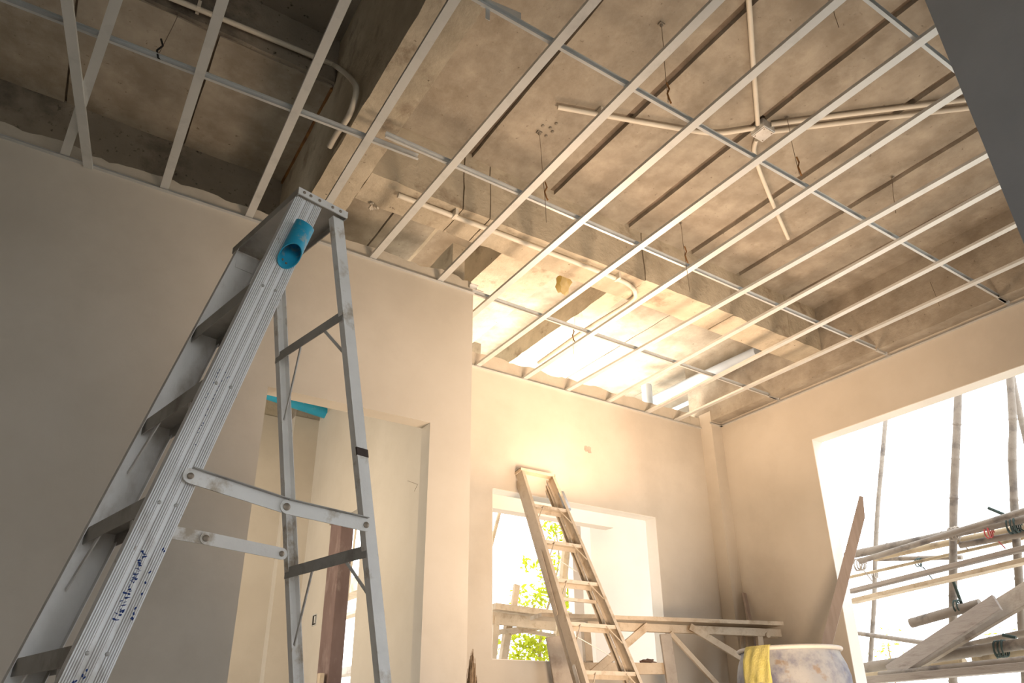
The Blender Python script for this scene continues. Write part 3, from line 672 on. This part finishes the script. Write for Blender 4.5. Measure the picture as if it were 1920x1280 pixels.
# ------------------------------------------------------------------ drum with yellow cloth and board
bc = (at_x((1481, 1222), 3.62)); dc = V((3.62, 2.76, 0))
dr = empty('plastic_drum', dc, 'scuffed white plastic drum with bluish stains at the bottom right', 'drum')
zr_ = .885
MB().lathe(dc, [(.0, .01), (.27, .01), (.285, .03), (.292, .2), (.288, .24), (.296, .28), (.298, .5), (.292, .54), (.300, .58), (.298, .74), (.285, .80), (.262, zr_-.03), (.262, zr_-.006), (.254, zr_-.006), (.254, zr_-.04), (.275, .79), (.285, .6), (.28, .05), (0, .03)], 56).build('body', M['drum'], dr)
rim = [dc+V((.268*math.cos(i*math.pi/28), .268*math.sin(i*math.pi/28), zr_-.006)) for i in range(57)]
MB().tube(rim, .012, 10, cap=False).build('rim', M['drum_rim'], dr)
# cloth draped over the rim
ang0 = math.atan2(-1, -.35); vs = []; fs = []; nu, nv = 16, 22
cl_c = None
for i in range(nu+1):
    an = math.radians(181)+ (i/nu-.5)*.58
    for j in range(nv+1):
        s_ = -.06+j*.0128
        if s_ < -.0: r_ = .256-.0; zz = zr_+.012+s_-.006; r_ = .2395
        elif s_ < .045: th = s_/.045*math.pi; r_ = .268-math.cos(th)*.0155; zz = zr_-.004+math.sin(th)*.0145
        else: r_ = .287+.022*min(1, (s_-.045)/.06)+.003*math.sin(i*1.3+j*.4); zz = zr_-.006-(s_-.045)
        r_ += .0022*math.sin(i*.9)*(s_ > .03); zz += .004*math.sin(i*.8)*(j > nv-3)
        vs.append(dc+V((r_*math.cos(an), r_*math.sin(an), zz)))
for i in range(nu):
    for j in range(nv): a = i*(nv+1)+j; fs.append((a, a+1, a+nv+2, a+nv+1))
tag(MB().add(vs, fs).build('cloth', M['cloth'], solid=.004), 'yellow cloth draped over the drum rim', 'cloth')
# long board leaning up from behind the drum to the window jamb
a, b = at_x((1550, 1208), 4.58), at_x((1621, 932), 4.82)
d = b-a; foot = a+d*((.02-a.z)/d.z); ax = (b-foot).normalized(); sd = ax.cross(V((-.84, -.54, 0))).normalized(); nn = ax.cross(sd)
mb = MB(); L_ = (b-foot).length
mb.prof(foot, foot+ax*(L_-.14), [(-.034, -.01), (.034, -.01), (.034, .01), (-.034, .01)], sd, nn)
o = foot+ax*(L_-.14); 
mb.add([o+sd*s_*.034+nn*n_*.01 for s_ in (-1, 1) for n_ in (-1, 1)]+[o+ax*(.14 if True else 0)+sd*s_*x+nn*n_*.01 for s_, x in ((-1, .034), (1, -.010)) for n_ in (-1, 1)],
       [(0, 1, 3, 2), (4, 6, 7, 5), (0, 2, 6, 4), (1, 5, 7, 3), (0, 4, 5, 1), (2, 3, 7, 6)])
tag(mb.build('long_board', M['stick']), 'long thin board with angled tip rising behind the drum across the window jamb', 'timber')

# broom standing bristles-up at partition corner
c = at_y((884, 1235), 3.72); t = empty('straw_broom', (c.x, c.y, 0), 'brown straw broom standing bristles up beside the partition corner', 'broom')
top = at_y((884, 1212), 3.72).z; mb = MB()
for k in range(90):
    a = random.uniform(-1, 1); b = random.uniform(-1, 1); l = random.uniform(.0, .10)
    base = V((c.x+a*.012, c.y+b*.012, top-.34)); tip = V((c.x+a*.024+.006, c.y+b*.02, top-l-abs(a)*.14))
    mb.tube([base, base.lerp(tip, .5)+V((a*.012, b*.01, 0)), tip], .0028, 4, rr=[.003, .003, .0012])
o = mb.build('bristles', M['straw'], t); o['kind'] = 'stuff'
MB().tube([(c.x, c.y, 0), (c.x, c.y, top-.30)], .012, 10).build('handle', M['bamboo'], t)
# red steel post in the rear room opening, switch box, timber offcut
t = empty('steel_post', (1.80, 4.98, 0), 'brown red oxide steel post standing in the narrow rear opening', 'post')
a = at_x((653, 1000), 1.74); b = at_x((628, 1000), 1.74)
MB().box(1.735, 1.83, 4.875, 5.09, 0, 1.36+H).build('shaft', M['red'], t, bevel=.006)
MB().box(1.725, 1.84, 4.865, 5.10, 1.33+H, 1.368+H).build('head_plate', M['wood_d'], t)
c = at_x((590, 1162), 1.786); t = empty('switch_box', c, 'small recessed grey switch box on the rear room side wall', 'switch box')
MB().prof(c+V((-.004, 0, 0)), c+V((0, 0, 0)), [(-.045, -.04), (.045, -.04), (.045, .04), (-.045, .04), (-.045, -.034), (-.038, -.034), (-.038, .034), (.038, .034), (.038, -.034), (-.045, -.034)], (0, 1, 0), (0, 0, 1)).build('frame', M['galv_d'], t, smooth=False)
MB().box(1.782, 1.786, c.y-.036, c.y+.036, c.z-.032, c.z+.032).build('recess', M['dark'], t)  # black plate, the shaded inside of the box put in as colour
MB().box(1.779, 1.784, c.y-.03, c.y-.005, c.z-.025, c.z+.025).build('insert', M['galv'], t)
a = at_x((601, 1262), 1.70); tag(MB().bar((1.70, a.y, 0), (1.70, a.y-.01, a.z), .05, .03, (1, 0, 0)).build('timber_offcut', M['wood'], bevel=.002), 'pale timber offcut upright beside the red steel post', 'timber')
# small pencil tick on the side wall
a, b, c_ = [at_x(p, 1.7855) for p in ((764, 901), (783, 908), (777, 921))]
mb = MB(); mb.bar(a, b, .002, .002); mb.bar(b, c_, .002, .001); mb.build('scratch', M['wire'], wr)

# ------------------------------------------------------------------ outside the large window: bamboo scaffold
def bamboo(pts, r, lab, mt='bamboo', nodes=.28, grp='bamboo scaffold poles outside the large window', name='bamboo_pole', cat='pole'):
    pts = smooth_pts([V(p) for p in pts], 5); out = [pts[0]]; rr = [r]; acc = 0
    for a, b in zip(pts[:-1], pts[1:]):
        L_ = (b-a).length; k = 0
        while acc+L_-k > nodes:
            k += nodes-acc; acc = random.uniform(-.12, .1)
            q = a.lerp(b, min(1, k/L_)); dd = (b-a).normalized()
            out += [q-dd*.012, q, q+dd*.012]; rr += [r, r*1.12, r]
        acc += L_-k; out.append(b); rr.append(r*random.uniform(.94, 1.05))
    n = [out[0]]; nr = [rr[0]]
    for a, b in zip(out[1:], rr[1:]):
        if (a-n[-1]).length > .004: n.append(a); nr.append(b)
    return tag(MB().tube(n, r, 10, rr=nr).build(name, M[mt]), lab, cat, grp)
X1 = 6.1
def X(px, x=X1): return at_x(px, x)
def down(pts):                            # carry an upright on down to the ground
    d = pts[-1]-pts[-2]; d = d/abs(d.z); return pts+[pts[-1]+d*(pts[-1].z+.5)]
def up(pts, l=1.2):
    d = (pts[0]-pts[1]).normalized(); return [pts[0]+d*l]+pts
bamboo(down(up([X(p, 7.2) for p in ((1661, 780), (1655, 850), (1646, 950), (1641, 1050), (1639, 1130), (1632, 1240))])), .022, 'thinnest upright bamboo pole, leftmost in the large window')
bamboo(down(up([X(p) for p in ((1797, 728), (1793, 830), (1788, 950), (1787, 1100), (1787, 1240))])), .030, 'thick upright bamboo pole in the middle of the large window')
bamboo(down(up([X(p) for p in ((1893, 695), (1899, 790), (1898, 860), (1903, 970), (1909, 1060), (1918, 1200))])), .028, 'upright bamboo pole near the right edge of the picture')
bamboo(up([X(p, 6.3) for p in ((1895, 692), (1907, 750), (1925, 830), (1950, 930))]), .022, 'slanting bamboo pole crossing the right hand upright near the top')
BH = 'horizontal bamboo poles of the scaffold lift'
X2 = 6.0
def hor(a, b, r, lab, x=X2, mt='bamboo', grp=BH, ext=1.5):
    p, q = X(a, x), X(b, x); d = (q-p); return bamboo([p, p.lerp(q, .5), q+d*(ext/d.length)], r, lab, mt, .4, grp)
hor((1586, 1042), (1920, 972), .034, 'upper bamboo rail of the top bundle outside the large window', 6.0)
hor((1612, 1052), (1920, 958), .024, 'thinner bamboo crossing the top bundle at a slant', 5.9)
hor((1640, 1046), (1920, 988), .028, 'pale split bamboo behind the top bundle', 6.15, 'bamboo_l')
hor((1800, 1022), (1920, 1000), .026, 'dark bamboo on the lower right side of the top bundle', 6.05)
hor((1592, 1082), (1920, 1008), .014, 'thin yellowish cane below the top bundle', 6.2, 'bamboo_l')
hor((1640, 1048), (1780, 1045), .020, 'short level bamboo between the thin cane and the top bundle', 6.3, 'bamboo', ext=.1)
hor((1602, 1186), (1700, 1200), .022, 'small cross bamboo tied to the thinnest upright', 7.15, 'bamboo', ext=.3)
# planks
def plank(a, b, w_, th, lab, x=6.0, mt='plank', tilt=(0, 0, 1), ext=1.5):
    p, q = X(a, x), X(b, x); d = (q-p).normalized(); q = q+d*ext
    s_ = d.cross(V(tilt)).normalized(); u = s_.cross(d)
    return tag(MB().prof(p, q, [(-w_/2, -th/2), (w_/2, -th/2), (w_/2, th/2), (-w_/2, th/2)], s_, u).build('scaffold_plank', M[mt], bevel=.003), lab, 'plank', 'scaffold planks outside the large window')
plank((1590, 1110), (1920, 1028), .16, .03, 'long upper walkway plank of the scaffold', 5.90, 'plank', (-.1, 0, 1))
plank((1592, 1129), (1920, 1052), .22, .032, 'long lower walkway plank stacked beneath the other', 5.86, 'wood', (-.1, 0, 1))
plank((1668, 1262), (1866, 1132), .125, .03, 'broad board laid slanting like a ramp towards upper right', 5.58, 'plank', (-1, 0, .4), .02)
plank((1700, 1248), (1925, 1112), .16, .03, 'grey green board beneath the slanting ramp board', 5.68, 'wood_d', (-1, 0, .5), .8)
hor((1708, 1168), (1800, 1142), .036, 'short thick bamboo stub poking left from the ramp boards', 5.72, 'bamboo', ext=.15)
hor((1618, 1252), (1920, 1206), .040, 'thick upper bamboo of the bottom bundle', 5.7)
hor((1760, 1222), (1920, 1186), .026, 'thin bamboo lying behind the bottom bundle', 5.98)
hor((1624, 1270), (1760, 1250), .042, 'pale bamboo with a dark joint low in the bottom bundle', 5.84, 'bamboo_l', ext=.2)
hor((1832, 1238), (1925, 1222), .044, 'hollow ended pale bamboo in the bottom bundle', 5.82, 'bamboo_l')
hor((1650, 1266), (1920, 1238), .030, 'dark bamboo beneath the hollow ended one', 5.56)
plank((1618, 1276), (1920, 1250), .14, .05, 'dark beam edge along the bottom of the large window', 5.45, 'plank', (0, 0, 1))
c = X((1832, 1238), 5.81); tag(MB().tube([c+V((0, .005, 0)), c+V((0, -.003, 0))], .030, 14).build('bamboo_hollow', M['dark']), 'dark hollow end of the pale bamboo', 'pole')  # solid black disc, shade inside the hollow put in as colour
# knots of ties
def knot(px, x, r, lab, mt='greentie', loops=5, tails=2):
    c = X(px, x); pts = []
    for k in range(loops*12):
        a = k/12*2*math.pi; q = (k/(loops*12)-.5); tl = .5*math.sin(k*.31)
        pts.append(c+V((math.cos(a)*r, q*loops*.013+math.sin(a*.5)*.006, math.sin(a)*r*1.1+math.cos(a)*tl*r*.5)))
    e_ = V((random.uniform(-.04, .04), random.uniform(-.14, .06), random.uniform(-.14, -.03)))
    pts += [pts[-1]+e_*.4+V((0, 0, .03)), pts[-1]+e_]
    mb = MB().tube(pts, .005, 5)
    return tag(mb.build('tie_knot', M[mt]), lab, 'tie', 'ties lashing the scaffold')
knot((1789, 1000), 6.02, .045, 'ties lashing the top bundle to the thick upright pole', 'wood_d', 6)
knot((1900, 985), 6.0, .05, 'dark ties around the right hand upright', 'greentie', 6, 3)
knot((1612, 1058), 5.98, .045, 'pale ties at the left end of the top bundle', 'wood_d', 6, 3)
knot((1877, 1216), 5.7, .05, 'dark wire tie round the thick bottom bamboo', 'greentie', 6, 1)
knot((1795, 1135), 5.7, .035, 'green tie wire at the head of the ramp boards', 'greentie', 4, 3)
knot((1723, 1054), 6.25, .03, 'small wire tie on the thin yellowish cane', 'greentie', 3, 2)
knot((1855, 998), 6.0, .035, 'red plastic cord tied on the top bundle', 'redtie', 3, 3)
knot((1640, 1078), 7.2, .03, 'small tie on the thinnest upright pole', 'wood_d', 4, 1)
a, b = X((1853, 952), 6.0), X((1882, 964), 6.0); tag(MB().tube([a, b], .012, 8).build('cut_stick', M['greentie']), 'short dark cut stick on top of the right bundle', 'stick')
a, b = X((1787, 1088), 6.0), X((1806, 1140), 5.95); tag(MB().tube([a, a.lerp(b, .5), b], .012, 8).build('cut_stick', M['greentie']), 'dark thin stick hanging beside the thick upright below the walkway', 'stick')
a, b = X((1880, 1190), 5.8), X((1905, 1195), 5.8); tag(MB().tube([a, b], .012, 8).build('cut_stick', M['greentie']), 'dark short stick lying on the bottom bundle', 'stick')

# ------------------------------------------------------------------ outside the small window
struct(MB().box(4.55, 7.4, 5.6, 5.75, -.5, 5).build('wall_outer', M['outer'], smooth=False), 'bright outer wall of the building seen through the far window')
a = at_y((1076, 1100), 6.4); struct(MB().box(a.x, a.x+1.2, 6.4, 6.5, -.5, 6).build('wall_beyond', M['outer'], smooth=False), 'further bright outer wall behind the far window')
a = at_y((950, 956), 5.3); struct(MB().box(2.2, 4.6, 5.3, 5.42, a.z-.0, a.z+.42).build('trim_3', M['outer'], smooth=False), 'pale concrete fascia outside the far window')
def Y(px, y=6.0): return at_y(px, y)
OB = 'timber trestle outside the far window'
t = empty('outside_trestle', (Y((950, 1150)).x, 5.0, -.5), 'pale timber trestle table outside the far window', 'bench')
def ybar(a, b, w_, th, y, name, mt='wood', tofloor=False):
    p, q = Y(a, y), Y(b, y)
    if tofloor: d = q-p; q = p+d*((-.5-p.z)/d.z)
    MB().bar(p, q, w_, th, (0, 1, 0)).build(name, M[mt], t, bevel=.002)
ybar((900, 1143), (1040, 1160), .05, .5, 5.3, 'top'); ybar((905, 1156), (1040, 1172), .09, .03, 5.1, 'bearer')
ybar((931, 1155), (924, 1235), .05, .04, 5.1, 'leg', 'wood', True); ybar((953, 1172), (943, 1238), .06, .05, 5.25, 'leg', 'wood', True)
ybar((925, 1186), (970, 1180), .04, .03, 5.14, 'rail'); ybar((958, 1184), (1040, 1170), .05, .03, 5.2, 'rail'); ybar((970, 1180), (1040, 1192), .03, .03, 5.28, 'rail')
a, b = Y((969, 1096), 5.2), Y((963, 1142), 5.2); tag(MB().bar(b, a, .05, .03, (0, 1, 0)).build('timber_stub', M['wood']), 'small upright timber stub on the outside trestle', 'timber')
a, b = Y((938, 955), 6.2), Y((924, 1010), 6.2); d = (a-b); tag(MB().tube([b-d*7, b, a, a+d*1.5], .02, 8).build('bamboo_pole', M['bamboo_l']), 'thin slanting pole at the left side of the far window', 'pole')
a, b = Y((1062, 1020), 6.0), Y((1054, 1100), 6.0); d = (a-b); tag(MB().tube([b-d*4, b, a, a+d*.4], .045, 8).build('bamboo_pole', M['bamboo_l']), 'pale upright pole behind the rungs of the leaning ladder', 'pole')
a, b = Y((600, 1000), 6.0), Y((640, 1100), 6.0)
# things seen through the narrow rear opening
a, b = at_x((665, 1010), 2.6), at_x((654, 1100), 2.6); d = (a-b); tag(MB().tube([b-d*6, b, a, a+d], .012, 8).build('bamboo_pole', M['bamboo_l']), 'thin slanting pole seen through the narrow rear opening', 'pole')
a = at_x((660, 1110), 3.0); c = at_x((660, 1152), 3.0); d = at_x((655, 1258), 3.0)
t = empty('timber_rack', (3.0, a.y+1, -.5), 'timber rack of level boards seen through the narrow rear opening', 'timber')
MB().box(2.9, 3.1, a.y-.6, a.y+2.5, a.z-.04, a.z+.11).build('beam', M['wood'], t)
MB().box(2.98, 3.1, a.y-.6, a.y+2.5, c.z, c.z+.03).build('batten', M['wood'], t)
MB().box(2.95, 3.15, a.y-.6, a.y+2.5, d.z-.03, d.z+.04).build('board', M['wood_d'], t)
for yy in (a.y-.6, a.y+2.4): MB().box(3.1, 3.16, yy, yy+.06, -.5, a.z+.1).build('post', M['wood'], t)

# leafy tree
tr = empty('leafy_tree', (5.6, 8.6, -.5), 'yellow green leafy tree outside the far window', 'tree')
rng = np.random.default_rng(5)
def leaves(spots, name='foliage'):
    mb = MB(); 
    for (px, py, y, rad, n_) in spots:
        c = Y((px, py), y)
        for k in range(n_):
            p = c+V(rng.normal(0, 1, 3))*rad*.55; s_ = rng.uniform(.03, .06)
            d = V(rng.normal(0, 1, 3)).normalized(); u = d.orthogonal().normalized(); u = Matrix.Rotation(rng.uniform(0, 6.3), 3, d) @ u
            mid = p+d*s_+d.cross(u)*s_*.12
            mb.add([p, mid+u*s_*.42, p+d*s_*2.1, mid-u*s_*.42, mid], [(0, 1, 4), (1, 2, 4), (2, 3, 4), (3, 0, 4)])
    o = mb.build(name, M['leaf'], tr, smooth=False); o['kind'] = 'stuff'; return o
sp = []
for px, py, rad, n_ in ((1030, 985, .16, 60), (1045, 1000, .18, 70), (1050, 960, .10, 25), (992, 1055, .12, 30), (1050, 1055, .2, 90), (1042, 1090, .2, 70), (1065, 1080, .12, 30), (975, 1120, .12, 30), (995, 1128, .2, 80), (1018, 1120, .16, 60), (1030, 1100, .14, 40), (1062, 1130, .14, 60), (1068, 1118, .1, 40),
                        (935, 1205, .10, 30), (968, 1195, .12, 30), (990, 1205, .22, 110), (1010, 1215, .24, 130), (985, 1228, .2, 90), (1020, 1228, .2, 90), (1015, 1192, .2, 60), (960, 1230, .12, 40), (1010, 1245, .3, 60)):
    sp.append((px, py, 8.6, rad, n_))
leaves(sp)
def br(pts, r0, r1): 
    pts = smooth_pts(pts); n_ = len(pts); MB().tube(pts, r0, 7, rr=[r0+(r1-r0)*i/(n_-1) for i in range(n_)]).build('branch', M['bark'], tr)
root = V((Y((1010, 1240), 8.6).x+.1, 8.6, -.5))
br([root, Y((1012, 1215), 8.6), Y((1030, 1130), 8.6), Y((1048, 1050), 8.6), Y((1040, 985), 8.6)], .03, .006)
br([Y((1018, 1190), 8.6), Y((1000, 1135), 8.6), Y((985, 1115), 8.6)], .010, .004)
br([Y((1040, 1085), 8.6), Y((1015, 1065), 8.6), Y((990, 1052), 8.6)], .008, .003)
br([Y((1014, 1225), 8.6), Y((980, 1210), 8.6), Y((938, 1205), 8.6)], .010, .004)
# small bush low behind the scaffold
sh = empty('small_bush', (9, 5.5, -.5), 'small faint leafy bush low outside the large window', 'bush')
mb = MB()
for px, py, n_ in ((1665, 1210, 40), (1672, 1198, 14), (1655, 1215, 30), (1880, 1180, 10)):
    c = at_x((px, py), 9.0)
    for k in range(n_):
        p = c+V(rng.normal(0, 1, 3))*.09; s_ = rng.uniform(.02, .04); d = V(rng.normal(0, 1, 3)).normalized(); u = d.orthogonal().normalized(); mid = p+d*s_+d.cross(u)*s_*.12
        mb.add([p, mid+u*s_*.4, p+d*s_*2.1, mid-u*s_*.4, mid], [(0, 1, 4), (1, 2, 4), (2, 3, 4), (3, 0, 4)])
o = mb.build('foliage', M['leaf'], sh, smooth=False); o['kind'] = 'stuff'
c = at_x((1665, 1210), 9.0); MB().tube([(c.x, c.y, -.5), c], .012, 6, rr=[.02, .008]).build('stem', M['bark'], sh)
